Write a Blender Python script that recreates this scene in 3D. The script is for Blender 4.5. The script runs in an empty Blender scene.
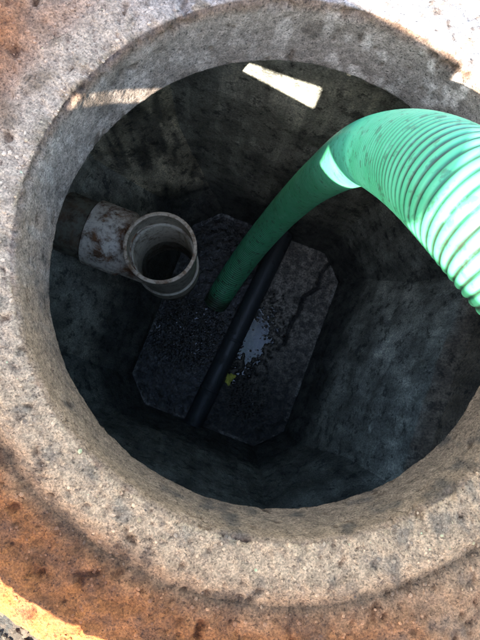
import bpy, math, random
import numpy as np
from mathutils import Matrix, Vector

random.seed(7)
rng = np.random.default_rng(11)
S = bpy.context.scene
COL = S.collection
R_ = math.radians

# ------------------------------------------------------------------ camera
F_PX, CAM_H = 500.0, 0.5407                 # focal length for a 640 px tall frame, height above the rim
_d = Vector((212 - 240, -(372 - 320), -F_PX)).normalized()   # straight down, in camera space
_Z = -_d
_X = (Vector((1, 0, 0)) - _Z * _Z.x).normalized()
_Y = _Z.cross(_X)
CAM_R = Matrix((_X, _Y, _Z))                # camera -> world
cam = bpy.data.cameras.new('camera')
cam.sensor_fit = 'VERTICAL'
cam.sensor_height = 36.0
cam.sensor_width = 27.0
cam.lens = F_PX / 640 * 36.0
cam.clip_start = 0.02
cam.clip_end = 2000
camo = bpy.data.objects.new('camera', cam)
COL.objects.link(camo)
camo.matrix_world = Matrix.Translation((0, 0, CAM_H)) @ CAM_R.to_4x4()
S.camera = camo

# ------------------------------------------------------------------ light
SUN_AZ, SUN_EL = 60.0, 48.0                 # the light travels towards azimuth 60 deg (from +x), sun 48 deg high
_a, _e = R_(SUN_AZ), R_(SUN_EL)
TO_SUN = Vector((-math.cos(_a) * math.cos(_e), -math.sin(_a) * math.cos(_e), math.sin(_e)))
world = bpy.data.worlds.new('World')
S.world = world
world.use_nodes = True
wn = world.node_tree.nodes
wl = world.node_tree.links
sky = wn.new('ShaderNodeTexSky')
sky.sky_type = 'NISHITA'
sky.sun_disc = False
sky.sun_elevation = _e
sky.sun_rotation = math.atan2(TO_SUN.x, TO_SUN.y)
sky.air_density = 1.0
sky.dust_density = 0.9
sky.ozone_density = 1.0
bg = wn['Background']
bg.inputs['Strength'].default_value = 0.13
wl.new(sky.outputs[0], bg.inputs['Color'])
sun = bpy.data.lights.new('sun', 'SUN')
sun.energy = 5.0
sun.angle = R_(0.3)
sun.color = (1.0, 0.96, 0.90)
suno = bpy.data.objects.new('sun', sun)
COL.objects.link(suno)
suno.rotation_euler = TO_SUN.to_track_quat('Z', 'Y').to_euler()
suno.location = TO_SUN * 6

S.view_settings.view_transform = 'Standard'
S.view_settings.look = 'None'
S.view_settings.gamma = 1.0
S.view_settings.use_curve_mapping = False
S.view_settings.exposure = 2.85
S.cycles.use_denoising = True
S.cycles.max_bounces = 10
S.cycles.diffuse_bounces = 6
S.cycles.glossy_bounces = 5
S.cycles.sample_clamp_indirect = 6.0

# ------------------------------------------------------------------ noise
_PERM = np.random.default_rng(3).permutation(512).astype(np.int64)
_PERM = np.concatenate([_PERM, _PERM])
_G = np.random.default_rng(4).normal(size=(512, 3))
_G /= np.linalg.norm(_G, axis=1)[:, None]


def perlin(p):
    p = np.asarray(p, float)
    i = np.floor(p).astype(np.int64)
    f = p - i
    u = f * f * f * (f * (f * 6 - 15) + 10)
    i &= 511
    out = 0
    for dx in (0, 1):
        for dy in (0, 1):
            for dz in (0, 1):
                h = _PERM[(_PERM[(_PERM[(i[:, 0] + dx) & 511] + i[:, 1] + dy) & 511] + i[:, 2] + dz) & 511]
                g = _G[h]
                d = g[:, 0] * (f[:, 0] - dx) + g[:, 1] * (f[:, 1] - dy) + g[:, 2] * (f[:, 2] - dz)
                w = (u[:, 0] if dx else 1 - u[:, 0]) * (u[:, 1] if dy else 1 - u[:, 1]) * (u[:, 2] if dz else 1 - u[:, 2])
                out = out + w * d
    return out * 1.5


def fbm(p, scale, octaves=4, gain=0.5):
    p = np.asarray(p, float) * scale
    a, t, s = 1.0, 0.0, 0.0
    for k in range(octaves):
        t = t + a * perlin(p + 17.3 * k)
        s += a
        a *= gain
        p = p * 2.03
    return t / s


def sstep(a, b, x):
    t = np.clip((x - a) / (b - a), 0, 1)
    return t * t * (3 - 2 * t)


# ------------------------------------------------------------------ object helpers
def link(o, parent=None, label=None, cat=None, group=None, kind=None):
    COL.objects.link(o)
    if parent:
        o.parent = parent
    for k, v in (('label', label), ('category', cat), ('group', group), ('kind', kind)):
        if v:
            o[k] = v
    return o


def mesh_obj(name, verts, faces, mat, parent=None, smooth=True, col=None, **tags):
    me = bpy.data.meshes.new(name)
    verts = np.asarray(verts, float)
    me.from_pydata(verts.tolist(), [], [tuple(int(i) for i in f) for f in faces])
    if col is not None:
        c = np.ones((len(verts), 4), np.float32)
        c[:, :col.shape[1]] = col
        at = me.color_attributes.new('tint', 'FLOAT_COLOR', 'POINT')
        at.data.foreach_set('color', c.ravel())
    if smooth:
        me.polygons.foreach_set('use_smooth', [True] * len(me.polygons))
    me.materials.append(mat)
    me.update()
    return link(bpy.data.objects.new(name, me), parent, **tags)


def empty(name, loc=(0, 0, 0), **tags):
    o = bpy.data.objects.new(name, None)
    o.location = loc
    o.empty_display_size = 0.1
    return link(o, None, **tags)


def grid_faces(nu, nv, wrap=False, flip=False):
    """index u * nv + v"""
    U = nu if wrap else nu - 1
    u, v = np.meshgrid(np.arange(U), np.arange(nv - 1), indexing='ij')
    u, v = u.ravel(), v.ravel()
    u2 = (u + 1) % nu
    f = np.stack([u * nv + v, u2 * nv + v, u2 * nv + v + 1, u * nv + v + 1], 1)
    return f[:, ::-1] if flip else f


# ------------------------------------------------------------------ material helpers
class Mat:
    def __init__(self, name):
        self.m = bpy.data.materials.new(name)
        self.m.use_nodes = True
        self.n = self.m.node_tree.nodes
        self.l = self.m.node_tree.links
        self.b = self.n['Principled BSDF']
        self.tc = self.n.new('ShaderNodeTexCoord').outputs['Object']

    def new(self, t, **kw):
        x = self.n.new(t)
        for k, v in kw.items():
            setattr(x, k, v)
        return x

    def put(self, sock, v):
        if isinstance(v, (int, float)):
            sock.default_value = v
        elif isinstance(v, tuple):
            sock.default_value = v if len(v) == len(sock.default_value) else (*v, 1)
        else:
            self.l.new(v, sock)

    def set(self, **kw):
        for k, v in kw.items():
            self.put(self.b.inputs[k.replace('_', ' ')], v)

    def scaled(self, sc):
        x = self.new('ShaderNodeMapping')
        self.l.new(self.tc, x.inputs['Vector'])
        x.inputs['Scale'].default_value = sc
        return x.outputs[0]

    def noise(self, scale, detail=4, rough=0.6, vec=None, dist=0.0):
        x = self.new('ShaderNodeTexNoise')
        x.inputs['Scale'].default_value = scale
        x.inputs['Detail'].default_value = detail
        x.inputs['Roughness'].default_value = rough
        x.inputs['Distortion'].default_value = dist
        self.l.new(vec if vec is not None else self.tc, x.inputs['Vector'])
        return x.outputs[0]

    def voro(self, scale, feature='F1', vec=None, out='Distance'):
        x = self.new('ShaderNodeTexVoronoi', feature=feature)
        x.inputs['Scale'].default_value = scale
        self.l.new(vec if vec is not None else self.tc, x.inputs['Vector'])
        return x.outputs[out]

    def ramp(self, v, a, b, lo=0.0, hi=1.0):
        x = self.new('ShaderNodeMapRange', interpolation_type='SMOOTHSTEP')
        self.l.new(v, x.inputs[0])
        for i, k in enumerate((a, b, lo, hi)):
            x.inputs[i + 1].default_value = k
        return x.outputs[0]

    def mix(self, f, a, b, mode='MIX'):
        x = self.new('ShaderNodeMix', data_type='RGBA', blend_type=mode)
        self.put(x.inputs[0], f)
        self.put(x.inputs[6], a)
        self.put(x.inputs[7], b)
        return x.outputs[2]

    def math(self, op, a, b=0.0):
        x = self.new('ShaderNodeMath', operation=op)
        self.put(x.inputs[0], a)
        self.put(x.inputs[1], b)
        return x.outputs[0]

    def attr(self, name='tint'):
        x = self.new('ShaderNodeAttribute')
        x.attribute_name = name
        return x

    def bump(self, h, strength=0.5, dist=0.002, normal=None):
        x = self.new('ShaderNodeBump')
        x.inputs['Strength'].default_value = strength
        x.inputs['Distance'].default_value = dist
        self.l.new(h, x.inputs['Height'])
        if normal is not None:
            self.l.new(normal, x.inputs['Normal'])
        self.l.new(x.outputs[0], self.b.inputs['Normal'])
        return x.outputs[0]


# concrete of the collar: the tint attribute carries the tones and stains, the nodes add grain
M = Mat('weathered_concrete')
t = M.attr().outputs['Color']
g1 = M.ramp(M.noise(420, 3, 0.7), 0.36, 0.66, 0.66, 1.3)
g2 = M.ramp(M.noise(90, 5, 0.65), 0.3, 0.7, 0.72, 1.25)
pit = M.ramp(M.noise(260, 2, 0.6), 0.30, 0.42, 0.5, 1.0)
c = M.mix(1.0, t, M.math('MULTIPLY', M.math('MULTIPLY', g1, g2), pit), 'MULTIPLY')
M.set(Base_Color=c, Roughness=M.ramp(M.noise(120, 3), 0.3, 0.7, 0.75, 0.97))
M.b.inputs['Specular IOR Level'].default_value = 0.3
hh = M.math('ADD', M.math('ADD', M.noise(300, 4, 0.7), M.math('MULTIPLY', M.noise(80, 4), 1.2)), pit)
M.bump(hh, 0.75, 0.003)
CONCRETE = M.m

# stones of the aggregate and the gravel: colour per stone
M = Mat('stone_grain')
t = M.attr().outputs['Color']
M.set(Base_Color=M.mix(1.0, t, M.ramp(M.noise(500, 3), 0.3, 0.7, 0.75, 1.2), 'MULTIPLY'), Roughness=0.8)
M.bump(M.noise(700, 3), 0.4, 0.001)
STONE = M.m

# chamber walls: wet, streaked, slimed concrete
M = Mat('slimy_concrete')
t = M.attr().outputs['Color']
st = M.ramp(M.noise(1.0, 4, 0.6, M.scaled((26, 26, 2.4)), 0.3), 0.36, 0.64, 0.7, 1.25)
bl = M.ramp(M.noise(11, 6, 0.65), 0.36, 0.66, 0.65, 1.4)
gr = M.ramp(M.noise(210, 4, 0.75), 0.34, 0.68, 0.55, 1.4)
sl = M.ramp(M.noise(30, 8, 0.75), 0.54, 0.60)
c = M.mix(1.0, t, M.math('MULTIPLY', M.math('MULTIPLY', st, bl), gr), 'MULTIPLY')
c = M.mix(M.math('MULTIPLY', sl, 0.65), c, (0.012, 0.013, 0.012))
M.set(Base_Color=c, Roughness=M.ramp(M.noise(30, 5), 0.35, 0.65, 0.42, 0.85))
M.bump(M.math('ADD', M.noise(160, 5, 0.75), M.math('MULTIPLY', M.noise(40, 4), 1.2)), 0.7, 0.005)
SLIME = M.m

# sludge: alpha-like channels in tint: rgb colour, roughness from the second attribute
M = Mat('wet_sludge')
a = M.attr()
c = M.mix(1.0, a.outputs['Color'], M.ramp(M.noise(160, 4, 0.7), 0.35, 0.68, 0.45, 1.6), 'MULTIPLY')
gl = M.attr('gloss').outputs['Fac']
M.set(Base_Color=c, Roughness=M.math('SUBTRACT', 0.62, M.math('MULTIPLY', gl, 0.57)))
M.b.inputs['IOR'].default_value = 1.52
hb = M.math('MULTIPLY', M.math('ADD', M.noise(140, 4, 0.7), M.noise(50, 3)), M.math('SUBTRACT', 1.0, M.math('MULTIPLY', gl, 0.955)))
M.bump(hb, 0.9, 0.006)
SLUDGE = M.m

# green suction hose
M = Mat('green_pvc')
t = M.attr().outputs['Color']          # r: dirt amount, g: groove
sep = M.new('ShaderNodeSeparateColor')
M.l.new(t, sep.inputs[0])
c = M.mix(M.ramp(M.noise(18, 3), 0.35, 0.7), (0.085, 0.44, 0.20), (0.125, 0.52, 0.265))
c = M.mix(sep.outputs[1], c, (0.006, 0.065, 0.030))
spl = M.ramp(M.noise(75, 5, 0.65), 0.56, 0.64)
d = M.math('MINIMUM', M.math('ADD', M.math('MULTIPLY', spl, M.ramp(sep.outputs[0], 0.0, 0.5, 0.45, 0.95)), M.ramp(sep.outputs[0], 0.55, 1.0, 0.0, 0.85)), 1.0)
c = M.mix(M.math('MULTIPLY', M.ramp(M.noise(40, 6, 0.7), 0.55, 0.72), 0.45), c, (0.22, 0.50, 0.33))
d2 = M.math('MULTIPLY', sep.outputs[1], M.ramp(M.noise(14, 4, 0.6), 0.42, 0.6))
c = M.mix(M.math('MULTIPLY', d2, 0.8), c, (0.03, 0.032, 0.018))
c = M.mix(d, c, (0.035, 0.030, 0.018))
M.set(Base_Color=c, Roughness=M.ramp(M.noise(60, 3), 0.3, 0.7, 0.3, 0.5))
M.b.inputs['Subsurface Weight'].default_value = 0.03
M.b.inputs['Subsurface Radius'].default_value = (0.004, 0.012, 0.008)
M.b.inputs['Subsurface Scale'].default_value = 0.6
HOSE = M.m


def pipe_mat(name, base, dirt, amount, scale=22, rough=0.5):
    M = Mat(name)
    n1 = M.ramp(M.noise(scale, 7, 0.75, None, 0.3), amount, amount + 0.22)
    n2 = M.ramp(M.noise(scale * 4, 5, 0.7), 0.5, 0.66)
    dc = M.mix(M.ramp(M.noise(scale * 1.7, 3), 0.35, 0.65), dirt, tuple(x * 0.35 for x in dirt))
    c = M.mix(n1, base, dc)
    c = M.mix(M.math('MULTIPLY', n2, 0.6), c, tuple(x * 0.6 for x in dirt))
    M.set(Base_Color=c, Roughness=M.ramp(n1, 0, 1, rough, 0.9))
    M.bump(M.math('ADD', M.noise(180, 4), n1), 0.4, 0.0015)
    return M.m


PVC_WHITE = pipe_mat('stained_white_pvc', (0.76, 0.66, 0.52), (0.24, 0.105, 0.042), 0.40)
PVC_GREY = pipe_mat('dirty_grey_pvc', (0.52, 0.46, 0.34), (0.19, 0.13, 0.075), 0.48, 26, 0.42)
PVC_DARK = pipe_mat('algae_dark_pvc', (0.18, 0.165, 0.115), (0.16, 0.10, 0.055), 0.42)
PVC_RIM = pipe_mat('worn_cream_rim', (0.62, 0.49, 0.34), (0.28, 0.15, 0.07), 0.44, 40, 0.5)
BLACK_PIPE = pipe_mat('black_pipe', (0.035, 0.040, 0.041), (0.05, 0.052, 0.048), 0.5, 18, 0.45)

M = Mat('yellow_scrap')
M.set(Base_Color=M.mix(M.ramp(M.noise(120, 4), 0.4, 0.65), (0.62, 0.60, 0.09), (0.36, 0.36, 0.05)), Roughness=0.6)
YELLOW = M.m

M = Mat('weathered_timber')
w = M.noise(1.0, 6, 0.65, M.scaled((3, 60, 60)), 0.5)
c = M.mix(M.ramp(w, 0.35, 0.65), (0.13, 0.10, 0.07), (0.33, 0.28, 0.22))
M.set(Base_Color=c, Roughness=0.85)
M.bump(w, 0.5, 0.003)
TIMBER = M.m

M = Mat('bare_soil')
c = M.mix(M.ramp(M.noise(9, 6, 0.7), 0.35, 0.65), (0.08, 0.058, 0.038), (0.14, 0.11, 0.078))
c = M.mix(M.ramp(M.noise(140, 4, 0.7), 0.45, 0.62), c, (0.05, 0.045, 0.035))
M.set(Base_Color=c, Roughness=0.95)
M.bump(M.noise(90, 6, 0.7), 0.9, 0.01)
SOIL = M.m

# ------------------------------------------------------------------ collar
CX, CY = 0.0912, 0.1295                     # centre of the opening
R_IN, R_LIP, NECK = 0.305, 0.302, 0.1141
R_RING, R_BED = 0.373, 0.474
LIP_Z = -NECK
CEN = np.array([CX, CY, 0.0])


def polar(rz, nseg, disp):
    """rz: profile (r, z); disp(P, r, z, ang, idx) -> displaced points"""
    ang = np.arange(nseg) * 2 * np.pi / nseg
    rz = np.asarray(rz, float)
    A, I = np.meshgrid(ang, np.arange(len(rz)), indexing='ij')
    A, I = A.ravel(), I.ravel()
    r, z = rz[I, 0], rz[I, 1]
    P = np.stack([CX + r * np.cos(A), CY + r * np.sin(A), z], 1)
    nr = np.gradient(rz, axis=0)
    nr = np.stack([-nr[:, 1], nr[:, 0]], 1)
    nr /= np.linalg.norm(nr, axis=1)[:, None]
    N = np.stack([nr[I, 0] * np.cos(A), nr[I, 0] * np.sin(A), nr[I, 1]], 1)
    return disp(P, N, r, z, A)


def dense(pts, step):
    out = [pts[0]]
    for a, b in zip(pts[:-1], pts[1:]):
        n = max(1, int(round(math.dist(a, b) / step)))
        out += [(a[0] + (b[0] - a[0]) * k / n, a[1] + (b[1] - a[1]) * k / n) for k in range(1, n + 1)]
    return out


def lerp3(a, b, f):
    a, b = np.asarray(a, float), np.asarray(b, float)
    return a + (b - a) * np.asarray(f)[:, None]


def tint_top(P, r, A):
    """tones of the concrete: grey at the top right, buff at the bottom, rust outside at the lower left"""
    n1 = fbm(P, 9, 4)
    n2 = fbm(P + 5, 28, 4)
    n3 = fbm(P + 9, 70, 3)
    x = (P[:, 0] - CX) / 0.4
    y = (P[:, 1] - CY) / 0.4
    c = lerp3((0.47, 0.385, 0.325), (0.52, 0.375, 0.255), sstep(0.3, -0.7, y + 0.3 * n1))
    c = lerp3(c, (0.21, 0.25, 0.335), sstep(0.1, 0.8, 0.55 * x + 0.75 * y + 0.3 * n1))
    c = lerp3(c, np.full_like(c, 1) * (0.26, 0.215, 0.17), 0.8 * sstep(0.06, 0.34, n2))
    c = lerp3(c, np.full_like(c, 1) * (0.15, 0.12, 0.10), 0.55 * sstep(0.22, 0.42, n3))
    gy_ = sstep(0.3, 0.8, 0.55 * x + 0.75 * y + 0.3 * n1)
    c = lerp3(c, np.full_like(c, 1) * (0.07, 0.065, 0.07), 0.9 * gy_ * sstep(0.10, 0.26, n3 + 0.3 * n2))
    # rust: lower-left outer part, and a little in the upper left corner
    ru = sstep(0.330, 0.405, r + 0.035 * n1 + 0.02 * n2) * sstep(0.35, -0.65, 0.55 * y + 0.85 * x + 0.3 * n1 + 0.15 * n2)
    ru = np.maximum(ru, 0.3 * sstep(0.430, 0.440, r + 0.02 * n2) * sstep(0.0, 0.3, y - x - 0.6))
    rc = lerp3((0.28, 0.092, 0.018), (0.15, 0.056, 0.018), sstep(-0.2, 0.35, n2 + 0.5 * n1))
    rc = lerp3(rc, (0.25, 0.085, 0.013), sstep(0.405, 0.455, r + 0.02 * n1) * sstep(0.5, -0.4, n2))
    c = lerp3(c, rc, ru * 0.92)
    # dirt in the joint
    c = lerp3(c, np.full_like(c, 1) * (0.11, 0.075, 0.045), 0.65 * sstep(0.6, -0.4, y + 0.4 * n1) * np.exp(-((r - 0.3745 + 0.006 * n2) / 0.007) ** 2))
    return np.clip(c * (1.20, 0.96, 0.71), 0.01, 0.9)


def tint_neck(P, z, A):
    n1 = fbm(P + 3, 14, 4)
    n2 = fbm(P * (1, 1, 0.5) + 7, 45, 4)
    y = (P[:, 1] - CY) / R_IN
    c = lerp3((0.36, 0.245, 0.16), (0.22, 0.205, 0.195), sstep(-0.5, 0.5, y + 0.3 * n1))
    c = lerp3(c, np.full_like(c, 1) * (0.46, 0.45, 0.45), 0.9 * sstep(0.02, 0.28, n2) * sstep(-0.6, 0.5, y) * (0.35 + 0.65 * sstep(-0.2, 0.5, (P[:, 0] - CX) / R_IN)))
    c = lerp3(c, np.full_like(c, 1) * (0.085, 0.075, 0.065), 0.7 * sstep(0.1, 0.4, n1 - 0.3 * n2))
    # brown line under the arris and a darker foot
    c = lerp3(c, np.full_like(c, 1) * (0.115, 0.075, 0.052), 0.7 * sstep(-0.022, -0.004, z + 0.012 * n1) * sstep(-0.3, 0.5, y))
    return np.clip(c * (1.18, 0.96, 0.76), 0.01, 0.9)


def surf(P):
    """relief shared by the ring and the mortar around it: worn paste, pits, a few hollows"""
    big = fbm(P, 14, 3) * 0.0055
    mid = fbm(P + 3, 55, 3) * 0.0028
    fine = fbm(P + 8, 190, 2) * 0.0016
    pits = -np.clip(fbm(P + 12, 105, 2) - 0.22, 0, 1) * 0.008 - np.clip(fbm(P + 21, 42, 3) - 0.24, 0, 1) * 0.020
    return big, mid, fine, pits


def ring_disp(P, N, r, z, A):
    big, mid, fine, pits = surf(P)
    top = sstep(-0.02, 0.0, z)
    edge = np.exp(-((r - R_IN) / 0.012) ** 2) * np.exp(-(z / 0.014) ** 2)
    chip = -np.clip(fbm(P + 30, 38, 3) - 0.06, 0, 1) * 0.024 * edge
    amt = big * (0.5 + 0.5 * top) + mid * (0.5 + 0.5 * top) + fine * (0.25 + 0.75 * top) + pits * (0.35 + 0.65 * top) + chip
    amt = amt * sstep(0.0, 0.004, z - LIP_Z + 0.003)      # keep the foot of the neck in place
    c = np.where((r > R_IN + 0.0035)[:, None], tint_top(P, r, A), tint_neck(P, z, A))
    pd = sstep(0.001, 0.004, -pits)
    c = lerp3(c, c * (0.50, 0.46, 0.42), pd)
    return P + N * amt[:, None], c


collar = empty('manhole_collar', (CX, CY, 0.0), label='round rough concrete collar framing the open manhole', cat='manhole collar')


def child_shift(o):
    """vertices were written in world space: keep them there under a parent with an offset"""
    o.matrix_parent_inverse = Matrix.Translation(-Vector(o.parent.location))
    return o


prof = dense([(R_LIP + 0.004, LIP_Z - 0.002), (R_LIP, LIP_Z + 0.004), (R_IN - 0.001, -0.012), (R_IN, -0.006), (R_IN + 0.003, -0.002),
              (R_IN + 0.008, 0.0), (R_RING - 0.020, 0.0), (R_RING - 0.010, -0.0018), (R_RING - 0.004, -0.0052), (R_RING, -0.0063)], 0.0028)
Q, c = polar(prof, 860, ring_disp)
neck = child_shift(mesh_obj('neck_ring', Q, grid_faces(860, len(prof), True, True), CONCRETE, collar, col=c))


def bed_disp(P, N, r, z, A):
    big, mid, fine, pits = surf(P)
    w = 1 + 0.5 * sstep(0.385, 0.41, r)
    Q = P + N * ((big + mid) * w + fine + pits)[:, None]
    rr = 1 + (fbm(P * (1, 1, 0) + 60, 14, 3) * 0.03 * sstep(0.44, 0.474, r))
    Q[:, :2] = (CX, CY) + (Q[:, :2] - (CX, CY)) * rr[:, None]
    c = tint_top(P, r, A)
    c = lerp3(c, c * (0.55, 0.5, 0.45), sstep(0.001, 0.004, -pits))
    return Q, c


prof = dense([(R_RING - 0.010, -0.014), (R_RING - 0.004, -0.0075), (R_RING + 0.006, -0.0058), (R_RING + 0.016, -0.003), (R_RING + 0.03, -0.0025), (0.445, -0.002), (0.466, -0.004), (R_BED, -0.010), (R_BED + 0.004, -0.035)], 0.0030)
Q, c = polar(prof, 860, bed_disp)
child_shift(mesh_obj('mortar_bed', Q, grid_faces(860, len(prof), True, True), CONCRETE, collar, col=c, label='rust stained mortar bed around the ring'))

# exposed aggregate: a grain of stone every few millimetres
ICO_V = []
_p = (1 + 5 ** 0.5) / 2
for a, b in ((1, _p), (-1, _p), (1, -_p), (-1, -_p)):
    ICO_V += [(0, a, b), (a, b, 0), (b, 0, a)]
ICO_V = np.array(ICO_V, float)
ICO_V /= np.linalg.norm(ICO_V[0])
_el = min(np.linalg.norm(ICO_V[0] - v) for v in ICO_V[1:])
ICO_F = []
for i in range(12):
    for j in range(i + 1, 12):
        for k in range(j + 1, 12):
            if all(abs(np.linalg.norm(ICO_V[p] - ICO_V[q]) - _el) < 1e-6 for p, q in ((i, j), (j, k), (i, k))):
                n = np.cross(ICO_V[j] - ICO_V[i], ICO_V[k] - ICO_V[i])
                ICO_F.append((i, j, k) if n @ ICO_V[i] > 0 else (i, k, j))
ICO_F = np.array(ICO_F)


def stones(name, pos, size, cols, mat, parent, flat=0.6, **tags):
    n = len(pos)
    cols = np.array(cols)
    cols[:, 1] = np.minimum(cols[:, 1], 0.93 * cols[:, 0])
    cols[:, 2] = np.minimum(cols[:, 2], 0.85 * cols[:, 0])
    V = ICO_V[None] * (1 + rng.uniform(-0.28, 0.28, (n, 12, 1)))
    V = V * size[:, None, None] * np.stack([rng.uniform(0.7, 1.2, n), rng.uniform(0.7, 1.2, n), rng.uniform(flat * 0.7, flat * 1.3, n)], 1)[:, None, :]
    a = rng.uniform(0, 6.283, n)
    ca, sa = np.cos(a)[:, None], np.sin(a)[:, None]
    V = np.stack([V[..., 0] * ca - V[..., 1] * sa, V[..., 0] * sa + V[..., 1] * ca, V[..., 2]], 2) + pos[:, None, :]
    Fc = (ICO_F[None] + (np.arange(n) * 12)[:, None, None]).reshape(-1, 3)
    return mesh_obj(name, V.reshape(-1, 3), Fc, mat, parent, smooth=False, col=np.repeat(cols, 12, 0), **tags)


def grain_cols(n, base):
    k = rng.choice(len(base), n)
    return np.array(base)[k] * rng.uniform(0.7, 1.25, (n, 1))


n = 2600
rr = np.sqrt(rng.uniform(0.309 ** 2, 0.371 ** 2, n))
aa = rng.uniform(0, 2 * np.pi, n)
pos = np.stack([CX + rr * np.cos(aa), CY + rr * np.sin(aa), np.zeros(n)], 1)
P0 = pos.copy()
pos[:, 2] = sum(surf(P0)) - 0.0002 - 0.0055 * sstep(0.355, 0.372, rr)
siz = 0.0005 + 0.0028 * rng.uniform(0, 1, n) ** 2.5
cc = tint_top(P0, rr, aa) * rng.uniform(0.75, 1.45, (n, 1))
k = rng.uniform(0, 1, n)
cc[k < 0.10] = cc[k < 0.10] * 0.42
cc[k > 0.93] = np.clip(cc[k > 0.93] * (1.3, 1.22, 1.1), 0, 0.6)
pos[:, 2] -= siz * 0.25
child_shift(stones('aggregate', pos, siz, cc, STONE, collar, kind='stuff'))
n = 2600
rr = np.sqrt(rng.uniform(0.372 ** 2, 0.462 ** 2, n))
aa = rng.uniform(0, 2 * np.pi, n)
pos = np.stack([CX + rr * np.cos(aa), CY + rr * np.sin(aa), np.full(n, -0.003)], 1)
P0 = pos.copy()
b_, m_, f_, p_ = surf(P0)
pos[:, 2] = -0.0028 - 0.003 * sstep(0.386, 0.375, rr) + (b_ + m_) * (1 + 0.5 * sstep(0.385, 0.41, rr)) + f_ + p_
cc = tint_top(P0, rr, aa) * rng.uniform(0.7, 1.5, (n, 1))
child_shift(stones('grit', pos, 0.0005 + 0.0022 * rng.uniform(0, 1, n) ** 2.5, np.clip(cc, 0, 0.6), STONE, collar, kind='stuff'))

# ------------------------------------------------------------------ ground
def ground_disp(P, N, r, z, A):
    w = sstep(0.5, 0.7, r)
    P = P.copy()
    P[:, 2] += fbm(P, 18, 4) * 0.012 * sstep(300, 20, r) + fbm(P, 1.2, 3) * 0.03 * w * sstep(300, 20, r)
    return P, np.ones((len(P), 3))


rad = [0.468, 0.474] + list(np.linspace(0.48, 1.0, 70)) + list(np.geomspace(1.02, 4, 60)) + list(np.geomspace(4.3, 900, 40))
prof = [(r, -0.03 if r < 0.475 else -0.022 + 0.012 * min(1, (r - 0.475) / 0.1)) for r in rad]
Q, c = polar(prof, 420, ground_disp)
mesh_obj('ground', Q, grid_faces(420, len(prof), True, True), SOIL, col=c, kind='structure')

n = 5200
rr = 0.478 + 0.75 * rng.uniform(0, 1, n) ** 1.6
aa = rng.uniform(0, 2 * np.pi, n)
pos = np.stack([CX + rr * np.cos(aa), CY + rr * np.sin(aa), np.zeros(n)], 1)
pr = np.stack([pos[:, 0], pos[:, 1], -0.022 + 0.012 * np.clip((rr - 0.475) / 0.1, 0, 1)], 1)
pos[:, 2] = pr[:, 2] + fbm(pr, 18, 4) * 0.012 + fbm(pr, 1.2, 3) * 0.03 * sstep(0.5, 0.7, rr) + 0.001
cc = grain_cols(n, [(0.10, 0.09, 0.075), (0.05, 0.05, 0.045), (0.25, 0.21, 0.16), (0.16, 0.13, 0.09), (0.22, 0.2, 0.16)]) * (0.34, 0.27, 0.18)
stones('gravel', pos, rng.uniform(0.002, 0.0065, n), cc, STONE, None, kind='stuff', label='dark gravel and grit lying around the concrete collar')

# dry grass and leaf shreds between the stones
n = 420
rr = 0.485 + 0.6 * rng.uniform(0, 1, n) ** 1.5
aa = rng.uniform(0, 2 * np.pi, n)
V, Fc, cs = [], [], []
for i in range(n):
    x, y = CX + rr[i] * math.cos(aa[i]), CY + rr[i] * math.sin(aa[i])
    a, L, w_ = rng.uniform(0, 6.283), rng.uniform(0.012, 0.045), rng.uniform(0.0008, 0.0028)
    b0 = len(V)
    for k in range(4):
        f = k / 3 - 0.5
        px_, py_ = x + L * f * math.cos(a) + 0.004 * math.sin(5 * f + i), y + L * f * math.sin(a)
        z_ = -0.010 + 0.012 * (0.25 - f * f) + rng.uniform(0, 0.006)
        for sgn, dz in ((-1, 0), (1, 0.0006), (0, -0.0008)):
            V.append((px_ - sgn * w_ * math.sin(a), py_ + sgn * w_ * math.cos(a), z_ + dz))
    for k in range(3):
        for e in range(3):
            Fc.append((b0 + k * 3 + e, b0 + k * 3 + (e + 1) % 3, b0 + k * 3 + 3 + (e + 1) % 3, b0 + k * 3 + 3 + e))
    cs += [np.array([(0.22, 0.17, 0.10), (0.10, 0.075, 0.045), (0.30, 0.25, 0.17)][i % 3]) * rng.uniform(0.7, 1.2)] * 12
mesh_obj('dry_grass', V, Fc, STONE, None, col=np.array(cs), kind='stuff', label='dry grass and leaf shreds scattered on the gravel')

# ------------------------------------------------------------------ chamber
FLOOR_Z = -1.309
FCX, FCY = 0.093, 0.1665                    # centre of the floor
FDX = np.array([math.cos(R_(-21.0)), math.sin(R_(-21.0))])     # along the short side, to the right
FDY = np.array([math.cos(R_(69.0)), math.sin(R_(69.0))])       # along the long side, to the back
HX, HY = 0.295, 0.383
# height above floor, offsets outwards: right, back, left, front; chamfer leg
LEV = [(0.00, 0.000, 0.000, 0.000, 0.000, 0.085),
       (0.035, 0.006, 0.006, 0.008, 0.006, 0.090),
       (0.16, 0.042, 0.025, 0.085, 0.032, 0.110),
       (0.50, 0.105, 0.038, 0.250, 0.070, 0.180),
       (0.745, 0.146, 0.042, 0.275, 0.085, 0.190),
       (0.765, 0.182, 0.044, 0.280, 0.090, 0.190),
       (1.215, 0.200, 0.050, 0.300, 0.100, 0.190)]


def level(h):
    hs = [l[0] for l in LEV]
    return [float(np.interp(h, hs, [l[k] for l in LEV])) for k in range(1, 6)]


def loop8(h):
    oR, oB, oL, oF, ch = level(h)
    xr, xl, yb, yf = HX + oR, -HX - oL, HY + oB, -HY - oF
    # counter-clockwise from the right side's front end
    q = [(xr, yf + ch), (xr, yb - ch), (xr - ch, yb), (xl + ch, yb), (xl, yb - ch), (xl, yf + ch), (xl + ch, yf), (xr - ch, yf)]
    return [np.array([FCX, FCY]) + FDX * a + FDY * b for a, b in q]


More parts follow.
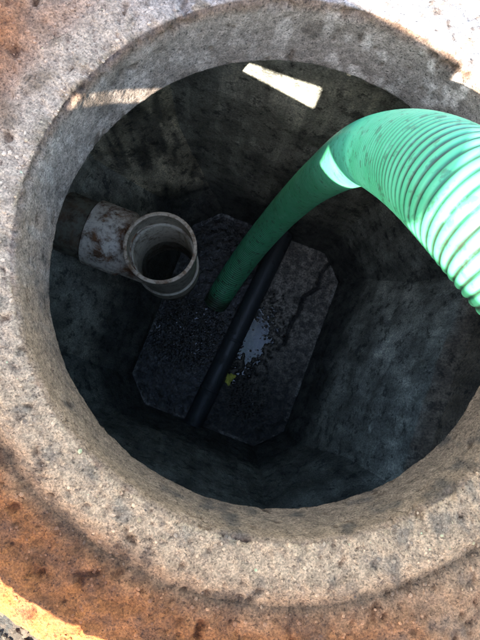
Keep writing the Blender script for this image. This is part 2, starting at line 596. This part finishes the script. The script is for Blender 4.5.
chamber = empty('concrete_chamber', (FCX, FCY, FLOOR_Z), label='dark slimy concrete chamber with sloping walls below the manhole', cat='underground tank')
hs = np.unique(np.concatenate([np.linspace(0, 1.215, 120), [l[0] for l in LEV]]))
loops = [loop8(h) for h in hs]
# each of the four walls takes its straight side; each chamfer is a corner panel
SIDES = [('wall', 0), ('corner_panel', 1), ('wall', 2), ('corner_panel', 3), ('wall', 4), ('corner_panel', 5), ('wall', 6), ('corner_panel', 7)]
for name, k in SIDES:
    nu = 90 if name == 'wall' else 34
    V = np.zeros((nu, len(hs), 3))
    for j, h in enumerate(hs):
        a, b = loops[j][k], loops[j][(k + 1) % 8]
        f = np.linspace(0, 1, nu)[:, None]
        V[:, j, :2] = a + (b - a) * f
        V[:, j, 2] = FLOOR_Z + h
    V = V.reshape(-1, 3)
    hh = V[:, 2] - FLOOR_Z
    inn = np.array([FCX, FCY]) - V[:, :2]
    inn /= np.linalg.norm(inn, axis=1)[:, None]
    d = fbm(V, 6, 3) * 0.014 + fbm(V + 4, 34, 4) * 0.006 
    col = lerp3((0.10, 0.095, 0.08), (0.105, 0.10, 0.088), sstep(0, 1, hh))
    if k == 0:       # right: pale blue grey below the joint, brown above
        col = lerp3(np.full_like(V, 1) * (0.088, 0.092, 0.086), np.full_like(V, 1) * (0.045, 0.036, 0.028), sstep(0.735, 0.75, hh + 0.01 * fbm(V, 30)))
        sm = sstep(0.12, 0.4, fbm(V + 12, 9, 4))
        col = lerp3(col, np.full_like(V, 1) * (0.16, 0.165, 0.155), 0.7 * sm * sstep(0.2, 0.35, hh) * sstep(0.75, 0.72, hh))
    elif k == 3:     # panel at the back left: brown with run marks
        col = np.full_like(V, 1) * (0.112, 0.100, 0.076)
        run = sstep(0.02, 0.22, fbm(V * (1, 1, 0.06) + 20, 30, 3))
        col = lerp3(col, np.full_like(V, 1) * (0.022, 0.021, 0.018), 0.85 * run)
    elif k == 4:
        col = np.full_like(V, 1) * (0.074, 0.073, 0.064)
    elif k == 2:  # back: upper part painted paler so the sun patch reads white
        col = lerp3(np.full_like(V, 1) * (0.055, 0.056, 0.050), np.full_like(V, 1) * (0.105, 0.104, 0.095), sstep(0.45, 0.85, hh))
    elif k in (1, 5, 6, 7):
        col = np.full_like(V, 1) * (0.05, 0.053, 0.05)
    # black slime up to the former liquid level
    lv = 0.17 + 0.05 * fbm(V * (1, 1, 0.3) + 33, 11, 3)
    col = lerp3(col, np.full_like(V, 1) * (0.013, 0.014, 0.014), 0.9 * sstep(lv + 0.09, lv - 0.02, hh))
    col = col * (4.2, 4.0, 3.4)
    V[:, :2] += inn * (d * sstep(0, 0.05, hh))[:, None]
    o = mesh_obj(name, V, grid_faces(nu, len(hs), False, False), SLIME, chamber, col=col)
    child_shift(o)
fv = [(*p, FLOOR_Z - 0.03) for p in loop8(0.0)]
ctr = (FCX, FCY, FLOOR_Z - 0.03)
big = [(ctr[0] + (p[0] - ctr[0]) * 1.1, ctr[1] + (p[1] - ctr[1]) * 1.1, ctr[2]) for p in fv]
o = mesh_obj('floor', np.array(big), [tuple(range(8))], SLIME, chamber, smooth=False, col=np.full((8, 3), 0.03))
child_shift(o)
# the slab over the chamber, carrying the collar
ang = np.arange(160) * 2 * np.pi / 160
pr = [(R_LIP + 0.0035, LIP_Z + 0.002), (R_LIP + 0.012, LIP_Z - 0.004), (R_LIP + 0.06, LIP_Z - 0.006), (1.1, LIP_Z - 0.006), (1.1, -0.05), (R_RING + 0.02, -0.05)]
V = np.array([(CX + r * math.cos(a), CY + r * math.sin(a), z) for a in ang for r, z in pr])
o = mesh_obj('cover_slab', V, grid_faces(160, len(pr), True, False), SLIME, chamber, col=np.full((len(V), 3), 0.08))
child_shift(o)

# ------------------------------------------------------------------ sludge on the chamber floor
def px_floor(x, y, z=FLOOR_Z):
    v = CAM_R @ Vector((x - 240, -(y - 320), -F_PX))
    k = (z - CAM_H) / v.z
    return np.array([v.x * k, v.y * k])


PIPE_A, PIPE_B = px_floor(291, 220), px_floor(187, 436)
pdir = (PIPE_A - PIPE_B) / np.linalg.norm(PIPE_A - PIPE_B)
pnor = np.array([pdir[1], -pdir[0]])        # to the right of the pipe
nu, nv = 230, 290
gx = np.linspace(-HX - 0.012, HX + 0.012, nu)
gy = np.linspace(-HY - 0.012, HY + 0.012, nv)
GX, GY = np.meshgrid(gx, gy, indexing='ij')
GX, GY = GX.ravel(), GY.ravel()
# cut the corners by clamping into the octagon
ex = np.abs(GX) + np.abs(GY) - (HX + HY - 0.085 + 0.012)
mv = np.clip(ex, 0, None) / 2
GX = GX - np.sign(GX) * mv
GY = GY - np.sign(GY) * mv
V = np.stack([FCX + FDX[0] * GX + FDY[0] * GY, FCY + FDX[1] * GX + FDY[1] * GY, np.full(len(GX), FLOOR_Z)], 1)
side = (V[:, :2] - PIPE_B) @ pnor
along = (V[:, :2] - PIPE_B) @ pdir
right = sstep(0.0, 0.05, side)
n1, n2, n3 = fbm(V, 14, 4), fbm(V + 6, 42, 4), fbm(V + 9, 110, 3)
pc = px_floor(254, 337)
pv = V[:, :2] - pc
e1 = pv @ pdir / 0.165
e2 = pv @ pnor / 0.088
pud = sstep(1.15, 0.55, np.sqrt(e1 ** 2 + e2 ** 2) + 1.1 * n2 + 0.5 * n1 + 0.9 * n3)
lc = px_floor(186, 330)
lv_ = V[:, :2] - lc
n4 = fbm(V + 15, 185, 2)
glit = sstep(0.30, 0.08, np.linalg.norm(lv_, axis=1)) * sstep(0.0, 0.16, n4 + 0.35 * n2)
lump = 0.004 * n2 + 0.0035 * n3 + 0.006 * n1
V[:, 2] += (lump + 0.004 * right * n1) * (1 - pud) * (1 - 0.7 * glit) - 0.004 * pud
# crack across the grey half
cr = np.array([px_floor(*p) for p in ((331, 262), (322, 272), (318, 288), (304, 296), (299, 312), (292, 322), (284, 344))])
dm = np.full(len(V), 9.0)
for a, b in zip(cr[:-1], cr[1:]):
    t_ = np.clip(((V[:, :2] - a) @ (b - a)) / ((b - a) @ (b - a)), 0, 1)
    dm = np.minimum(dm, np.linalg.norm(V[:, :2] - a - t_[:, None] * (b - a), axis=1))
crk = sstep(0.011, 0.004, dm + 0.006 * n3)
V[:, 2] -= 0.010 * crk
back = sstep(0.15, 0.55, along)
col = lerp3((0.020, 0.019, 0.015), (0.060, 0.055, 0.044), sstep(-0.2, 0.3, n2))
col = lerp3(col, lerp3((0.12, 0.11, 0.09), (0.32, 0.285, 0.225), sstep(-0.25, 0.3, n2 + 0.5 * n1)), right * back)
col = lerp3(col, np.full_like(col, 0.006), 0.85 * np.maximum(crk, pud * 0.6))
gloss = np.clip(0.42 + 0.18 * (1 - right) + 0.4 * n3, 0, 0.8) * (1 - 0.45 * right * back)
gloss = np.maximum(gloss, pud)
gloss = np.maximum(gloss, 0.97 * glit)
low_ = np.linalg.norm(V[:, :2] - px_floor(246, 398), axis=1)
gloss = np.maximum(gloss, 0.95 * sstep(0.16, 0.04, low_) * sstep(0.08, 0.24, n4 + 0.35 * n2))
# wet gleam painted into the colour where the sludge meets the walls
ed = np.minimum(np.minimum(HX - np.abs(GX), HY - np.abs(GY)), (HX + HY - 0.085 - np.abs(GX) - np.abs(GY)) / 1.414)
edge_gleam = sstep(0.007, 0.003, np.abs(ed - 0.004)) * sstep(0.0, 0.3, n1 + 0.6 * n2 + 0.3 * n3)
col = lerp3(col, np.full_like(col, 1) * (0.30, 0.29, 0.26), 0.6 * edge_gleam)
V[:, 2] += 0.004 * sstep(0.012, 0.0, ed)
sl = mesh_obj('sludge', V, grid_faces(nu, nv), SLUDGE, col=col, kind='stuff', label='black wet sludge with a puddle covering the chamber floor')
at = sl.data.attributes.new('gloss', 'FLOAT', 'POINT')
at.data.foreach_set('value', gloss.astype(np.float32))


# ------------------------------------------------------------------ tubes
def catmull(pts, step):
    pts = [np.asarray(p, float) for p in pts]
    P = [2 * pts[0] - pts[1]] + pts + [2 * pts[-1] - pts[-2]]
    out = []
    for i in range(1, len(P) - 2):
        p0, p1, p2, p3 = P[i - 1:i + 3]
        for t in np.linspace(0, 1, 60, endpoint=False):
            out.append(0.5 * (2 * p1 + (p2 - p0) * t + (2 * p0 - 5 * p1 + 4 * p2 - p3) * t * t + (3 * p1 - p0 - 3 * p2 + p3) * t ** 3))
    out.append(P[-2])
    out = np.array(out)
    s = np.concatenate([[0], np.cumsum(np.linalg.norm(np.diff(out, axis=0), axis=1))])
    m = int(s[-1] / step)
    si = np.linspace(0, s[-1], m)
    q = np.stack([np.interp(si, s, out[:, k]) for k in range(3)], 1)
    for _ in range(3):                       # smooth the joints between the spans
        w = 26
        ker = np.ones(2 * w + 1) / (2 * w + 1)
        pad = np.concatenate([q[0] - (q[1] - q[0]) * np.arange(w, 0, -1)[:, None], q, q[-1] + (q[-1] - q[-2]) * np.arange(1, w + 1)[:, None]])
        q = np.stack([np.convolve(pad[:, k], ker, 'valid') for k in range(3)], 1)
    return q, si


def frames(q):
    T = np.gradient(q, axis=0)
    T /= np.linalg.norm(T, axis=1)[:, None]
    u = np.cross(T[0], (0.3, 0.9, 0.1))
    u /= np.linalg.norm(u)
    U = [u]
    for t in T[1:]:
        u = U[-1] - t * (t @ U[-1])
        U.append(u / np.linalg.norm(u))
    U = np.array(U)
    return T, U, np.cross(T, U)


HOSE_R = 0.045


def px_at(x, y, dist):
    """the point seen at (x, y) of the 480 x 640 frame, dist metres along the camera axis"""
    return tuple(CAM_R @ Vector((x - 240, -(y - 320), -F_PX)) * (dist / F_PX) + Vector((0, 0, CAM_H)))


path = [(0.012, 0.255, -1.318), (0.060, 0.325, -1.24), (0.128, 0.405, -1.10), (0.190, 0.448, -0.88), (0.222, 0.435, -0.62), (0.226, 0.390, -0.40), (0.217, 0.335, -0.208),
        px_at(371, 152, 0.67), px_at(402, 157, 0.505), px_at(436, 173, 0.415), px_at(470, 200, 0.368), px_at(508, 240, 0.345), px_at(552, 292, 0.340),
        px_at(612, 345, 0.355), (0.375, -0.070, 0.215), (0.480, -0.110, 0.150), (0.620, -0.130, 0.085), (0.800, -0.130, 0.042),
        (1.100, -0.080, 0.036), (1.700, 0.100, 0.036), (2.600, 0.500, 0.036)]
q, si = catmull(path, 0.0009)
T, U, W = frames(q)
NS = 56
th = np.arange(NS) * 2 * np.pi / NS
PITCH = 0.0076
TH, SI = np.meshgrid(th, si)
turns = np.concatenate([[0], np.cumsum(np.diff(si) / np.interp(si[1:], [0, 0.9, 1.6], [0.0092, 0.0092, PITCH]))])   # the hanging end is stretched a little
ph = (turns[:, None] - TH / (2 * np.pi)) % 1.0
groove = np.exp(-((ph - 0.5) / (0.170 - 0.030 * sstep(1.2, 1.7, SI))) ** 2)
rad = HOSE_R + 0.0003 * np.cos(ph * 2 * np.pi) - 0.0011 * groove
V = q[:, None, :] + (U[:, None, :] * np.cos(TH)[..., None] + W[:, None, :] * np.sin(TH)[..., None]) * rad[..., None]
nr_ = len(si)
V = V.reshape(-1, 3)
low = np.repeat(si, NS)
dirt = np.clip(sstep(0.75, 0.0, low) * 0.36 + 0.7 * sstep(0.10, 0.0, low) + 0.18 * fbm(V, 12, 3) + 0.06, 0, 1)
# wall thickness at the open end in the sludge
inner = q[:14, None, :] + (U[:14, None, :] * np.cos(th)[None, :, None] + W[:14, None, :] * np.sin(th)[None, :, None]) * (HOSE_R - 0.006)
iv = inner.reshape(-1, 3)
fa = grid_faces(nr_, NS)
ring_ = np.arange(nr_ - 1)
wrap = np.stack([ring_ * NS + NS - 1, (ring_ + 1) * NS + NS - 1, (ring_ + 1) * NS, ring_ * NS], 1)
fa = np.concatenate([fa, wrap])[:, ::-1]
b0 = len(V)
fi = grid_faces(14, NS) + b0
ri = np.arange(13)
wi = np.stack([ri * NS + NS - 1, (ri + 1) * NS + NS - 1, (ri + 1) * NS, ri * NS], 1) + b0
i_ = np.arange(NS)
cap = np.stack([i_, b0 + i_, b0 + (i_ + 1) % NS, (i_ + 1) % NS], 1)[:, ::-1]
Va = np.concatenate([V, iv])
ca = np.zeros((len(Va), 3))
ca[:b0, 0] = dirt
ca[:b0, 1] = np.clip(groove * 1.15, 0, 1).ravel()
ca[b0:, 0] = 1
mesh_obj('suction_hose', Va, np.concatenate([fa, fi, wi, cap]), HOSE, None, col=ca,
         label='green ribbed suction hose reaching down into the chamber', cat='hose')


def lathe(name, rz, mat, parent, M4=None, seg=72, closed=True, wob=0.0, **tags):
    rz = list(rz) + ([rz[0]] if closed else [])
    V = np.array([(r * math.cos(2 * math.pi * i / seg), r * math.sin(2 * math.pi * i / seg), z) for i in range(seg) for r, z in rz])
    if wob:
        nz = fbm(V + 2, 30, 3) * wob
        V[:, :2] *= (1 + nz / 0.09)[:, None]
    if M4 is not None:
        V = np.array([tuple(M4 @ Vector(v)) for v in V])
    o = mesh_obj(name, V, grid_faces(seg, len(rz), True, False), mat, parent, **tags)
    md = o.modifiers.new('edges', 'EDGE_SPLIT')
    md.split_angle = R_(40)
    return o


# black pipe lying across the floor
pl = np.linalg.norm(PIPE_A - PIPE_B)
z0 = FLOOR_Z + 0.022
ax = Vector((pdir[0], pdir[1], 0.0))
rot = ax.to_track_quat('Z', 'Y').to_matrix().to_4x4()
bp = lathe('black_pipe', [(0.035, 0), (0.035, pl), (0.030, pl), (0.030, 0)], BLACK_PIPE, None, rot, wob=0.0012,
           label='black round pipe lying across the sludge on the chamber floor', cat='pipe')
bp.location = (PIPE_B[0], PIPE_B[1], z0)
for f in (0.20, 0.42):
    lathe('joint_band', [(0.0352, pl * f), (0.0368, pl * f + 0.002), (0.0368, pl * f + 0.009), (0.0352, pl * f + 0.011), (0.0335, pl * f + 0.0055)], BLACK_PIPE, bp, rot)

# ------------------------------------------------------------------ outlet tee
TX, TY, TZ = -0.130, 0.306, -0.679
tee = empty('pipe_tee', (TX, TY, TZ - 0.34), label='stained white pipe tee with open upright socket entering the left wall', cat='pipe fitting')
zt = 0.34                                   # top of the tee above the empty
# upright barrel: outside, then the stepped inside
barrel = lathe('barrel', [(0.084, zt - 0.052), (0.084, zt - 0.20), (0.081, zt - 0.205), (0.076, zt - 0.205), (0.076, zt - 0.078), (0.0785, zt - 0.075), (0.0835, zt - 0.0745), (0.0835, zt - 0.052)], PVC_GREY, tee, wob=0.0006)
sock = lathe('socket', [(0.0905, zt - 0.003), (0.0905, zt - 0.050), (0.0870, zt - 0.060), (0.0835, zt - 0.062), (0.0822, zt - 0.050), (0.0822, zt - 0.003)], PVC_GREY, tee, wob=0.0005)
lathe('rim', [(0.0912, zt - 0.0035), (0.0912, zt - 0.001), (0.0895, zt), (0.0835, zt), (0.0820, zt - 0.001), (0.0820, zt - 0.0035)], PVC_RIM, sock, wob=0.0006)
lathe('lower_socket', [(0.0905, zt - 0.20), (0.0905, zt - 0.262), (0.084, zt - 0.262), (0.084, zt - 0.235), (0.077, zt - 0.234), (0.077, zt - 0.2055), (0.082, zt - 0.2055), (0.0845, zt - 0.20)], PVC_GREY, tee, wob=0.0005)
lathe('drop_pipe', [(0.0835, zt - 0.236), (0.0835, 0.0), (0.0770, 0.0), (0.0770, zt - 0.236)], PVC_DARK, tee)
bdir = Vector((-0.937, 0.348, 0.0)).normalized()
BM = Matrix.Translation((0, 0, zt - 0.128)) @ bdir.to_track_quat('Z', 'Y').to_matrix().to_4x4()
br = lathe('branch', [(0.083, 0.055), (0.083, 0.105), (0.0885, 0.110), (0.0905, 0.114), (0.0905, 0.205), (0.086, 0.208), (0.080, 0.208), (0.076, 0.085), (0.076, 0.055)], PVC_WHITE, tee, BM, wob=0.0006, label='white branch socket blotched with rust brown')
bper = Vector((-bdir.y, bdir.x, 0))
for v in br.data.vertices:                  # saddle: the root of the branch follows the barrel
    al, pe = v.co.dot(bdir), v.co.dot(bper)
    if al < 0.07:
        v.co += bdir * (math.sqrt(max(0.0, 0.0800 ** 2 - pe * pe)) - al)
lathe('outlet_pipe', [(0.0825, 0.195), (0.0825, 0.42), (0.077, 0.42), (0.077, 0.195)], PVC_DARK, tee, BM)

# ------------------------------------------------------------------ scrap of yellow leaf on the puddle
yc = px_floor(229, 378, FLOOR_Z + 0.006)
m = 16
gx, gy = np.meshgrid(np.linspace(-1, 1, m), np.linspace(-1, 1, m), indexing='ij')
gx, gy = gx.ravel(), gy.ravel()
rr = np.maximum(np.abs(gx), np.abs(gy)) / np.maximum(np.hypot(gx, gy), 1e-6)
gx, gy = gx * rr, gy * rr
an = np.arctan2(gy, gx)
od = 1 + 0.28 * np.sin(3 * an + 0.6) + 0.16 * np.sin(7 * an)
top = np.stack([gx * 0.019 * od, gy * 0.021 * od, np.zeros(m * m)], 1)
top[:, 2] = fbm(top + 3, 90, 3) * 0.012 + 0.004
bot = top - (0, 0, 0.0015)
f1 = grid_faces(m, m)
edge = [i for i in range(m)] + [k * m + m - 1 for k in range(1, m)] + [(m - 1) * m + k for k in range(m - 2, -1, -1)] + [k * m for k in range(m - 2, 0, -1)]
sf = [(edge[i], edge[(i + 1) % len(edge)], edge[(i + 1) % len(edge)] + m * m, edge[i] + m * m) for i in range(len(edge))]
ys = mesh_obj('leaf_scrap', np.concatenate([top, bot]), np.concatenate([f1, f1[:, ::-1] + m * m, np.array(sf)]), YELLOW, None,
              label='small crumpled yellow scrap beside the black pipe on the puddle', cat='leaf')
ys.location = (yc[0], yc[1], FLOOR_Z + 0.001)

# ------------------------------------------------------------------ added unseen boards behind the camera, shaped to shade the opening except sun patches
n2d = np.array([math.cos(_a), math.sin(_a)])
s2d = np.array([n2d[1], -n2d[0]])
B_DIST = -0.58
tanE = math.tan(_e)
sun_blocker = empty('added_sun_blocker', (*(n2d * B_DIST), 0.0), label='timber boards added out of view to block and shape the sun on the manhole', cat='sun_blocker')
sun_blocker.rotation_euler = (0, 0, math.atan2(s2d[1], s2d[0]))


def hgt(m):
    return (m - B_DIST) * tanE


def board(name, x0, x1, zl0, zl1, zr0, zr1, y, th):
    """a board whose lower/upper edge runs from zl to zr"""
    nx = 12
    V = []
    for i in range(nx + 1):
        f = i / nx
        x = x0 + (x1 - x0) * f
        a = zl0 + (zr0 - zl0) * f + 0.0015 * math.sin(9 * f + zl0 * 30)
        b = zl1 + (zr1 - zl1) * f + 0.0015 * math.sin(7 * f + zl1 * 20)
        V += [(x, y - th / 2, a), (x, y + th / 2, a), (x, y + th / 2, b), (x, y - th / 2, b)]
    Fc = [(0, 3, 2, 1)]
    for i in range(nx):
        for k in range(4):
            Fc.append((i * 4 + k, i * 4 + (k + 1) % 4, i * 4 + 4 + (k + 1) % 4, i * 4 + 4 + k))
    e = nx * 4
    Fc.append((e, e + 1, e + 2, e + 3))
    me = [tuple(f) for f in Fc]
    return mesh_obj(name, np.array(V), me, TIMBER, sun_blocker, smooth=False)


XB0, XB1 = -1.15, 1.15
lo, up = hgt(-0.283), hgt(0.452)


def slit(x, a, b):                           # gap between the middle boards, wedged to shape the sun patches
    return hgt(a + b * x)


l0, l1 = slit(XB0, 0.176, 0.0), slit(XB1, 0.176, 0.0)
u0 = slit(XB0, 0.286, 0.245)
mid = lo + 0.2
board('board', XB0, XB1, lo, mid + 0.004, lo, mid + 0.004, 0.0, 0.018)
board('board', XB0, XB1, mid - 0.004, l0, mid - 0.004, l1, -0.019, 0.018)
# upper board in two lengths, split where the batten covers the joint
um, ut = slit(-0.06, 0.286, 0.245), hgt(0.335)
board('board', XB0, -0.06, u0, ut, um, ut, -0.019, 0.018)
board('board', -0.058, XB1, hgt(0.252), ut, hgt(0.262), ut, -0.019, 0.018)
board('board', XB0, 0.074, ut - 0.004, up, ut - 0.004, up, 0.0, 0.018)
# battens trimming the sun patches by closing parts of the gap
board('batten', -1.12, -0.292, slit(-1.12, 0.286, 0.245) - 0.02, l0 + 0.02, hgt(0.15), hgt(0.25), 0.0, 0.016)
board('batten', -0.098, -0.018, hgt(0.10), hgt(0.30), hgt(0.10), hgt(0.30), 0.0, 0.016)
board('batten', 0.07, 1.12, hgt(0.02), hgt(0.30), hgt(0.02), hgt(0.30), 0.0, 0.016)
for x in (-0.98, 0.98):
    board('post', x - 0.035, x + 0.035, -0.03, up + 0.05, -0.03, up + 0.05, -0.060, 0.05)
    V = np.array([(x + sx * 0.03, sy * 0.30 - 0.06, z) for z in (-0.035, 0.03) for sx, sy in ((-1, -1), (1, -1), (1, 1), (-1, 1))])
    V[:, 1] = V[:, 1]
    mesh_obj('foot', V + np.array([0.066 * (1 if x > 0 else -1), 0, 0]), [(0, 3, 2, 1), (4, 5, 6, 7), (0, 1, 5, 4), (1, 2, 6, 5), (2, 3, 7, 6), (3, 0, 4, 7)], TIMBER, sun_blocker, smooth=False)
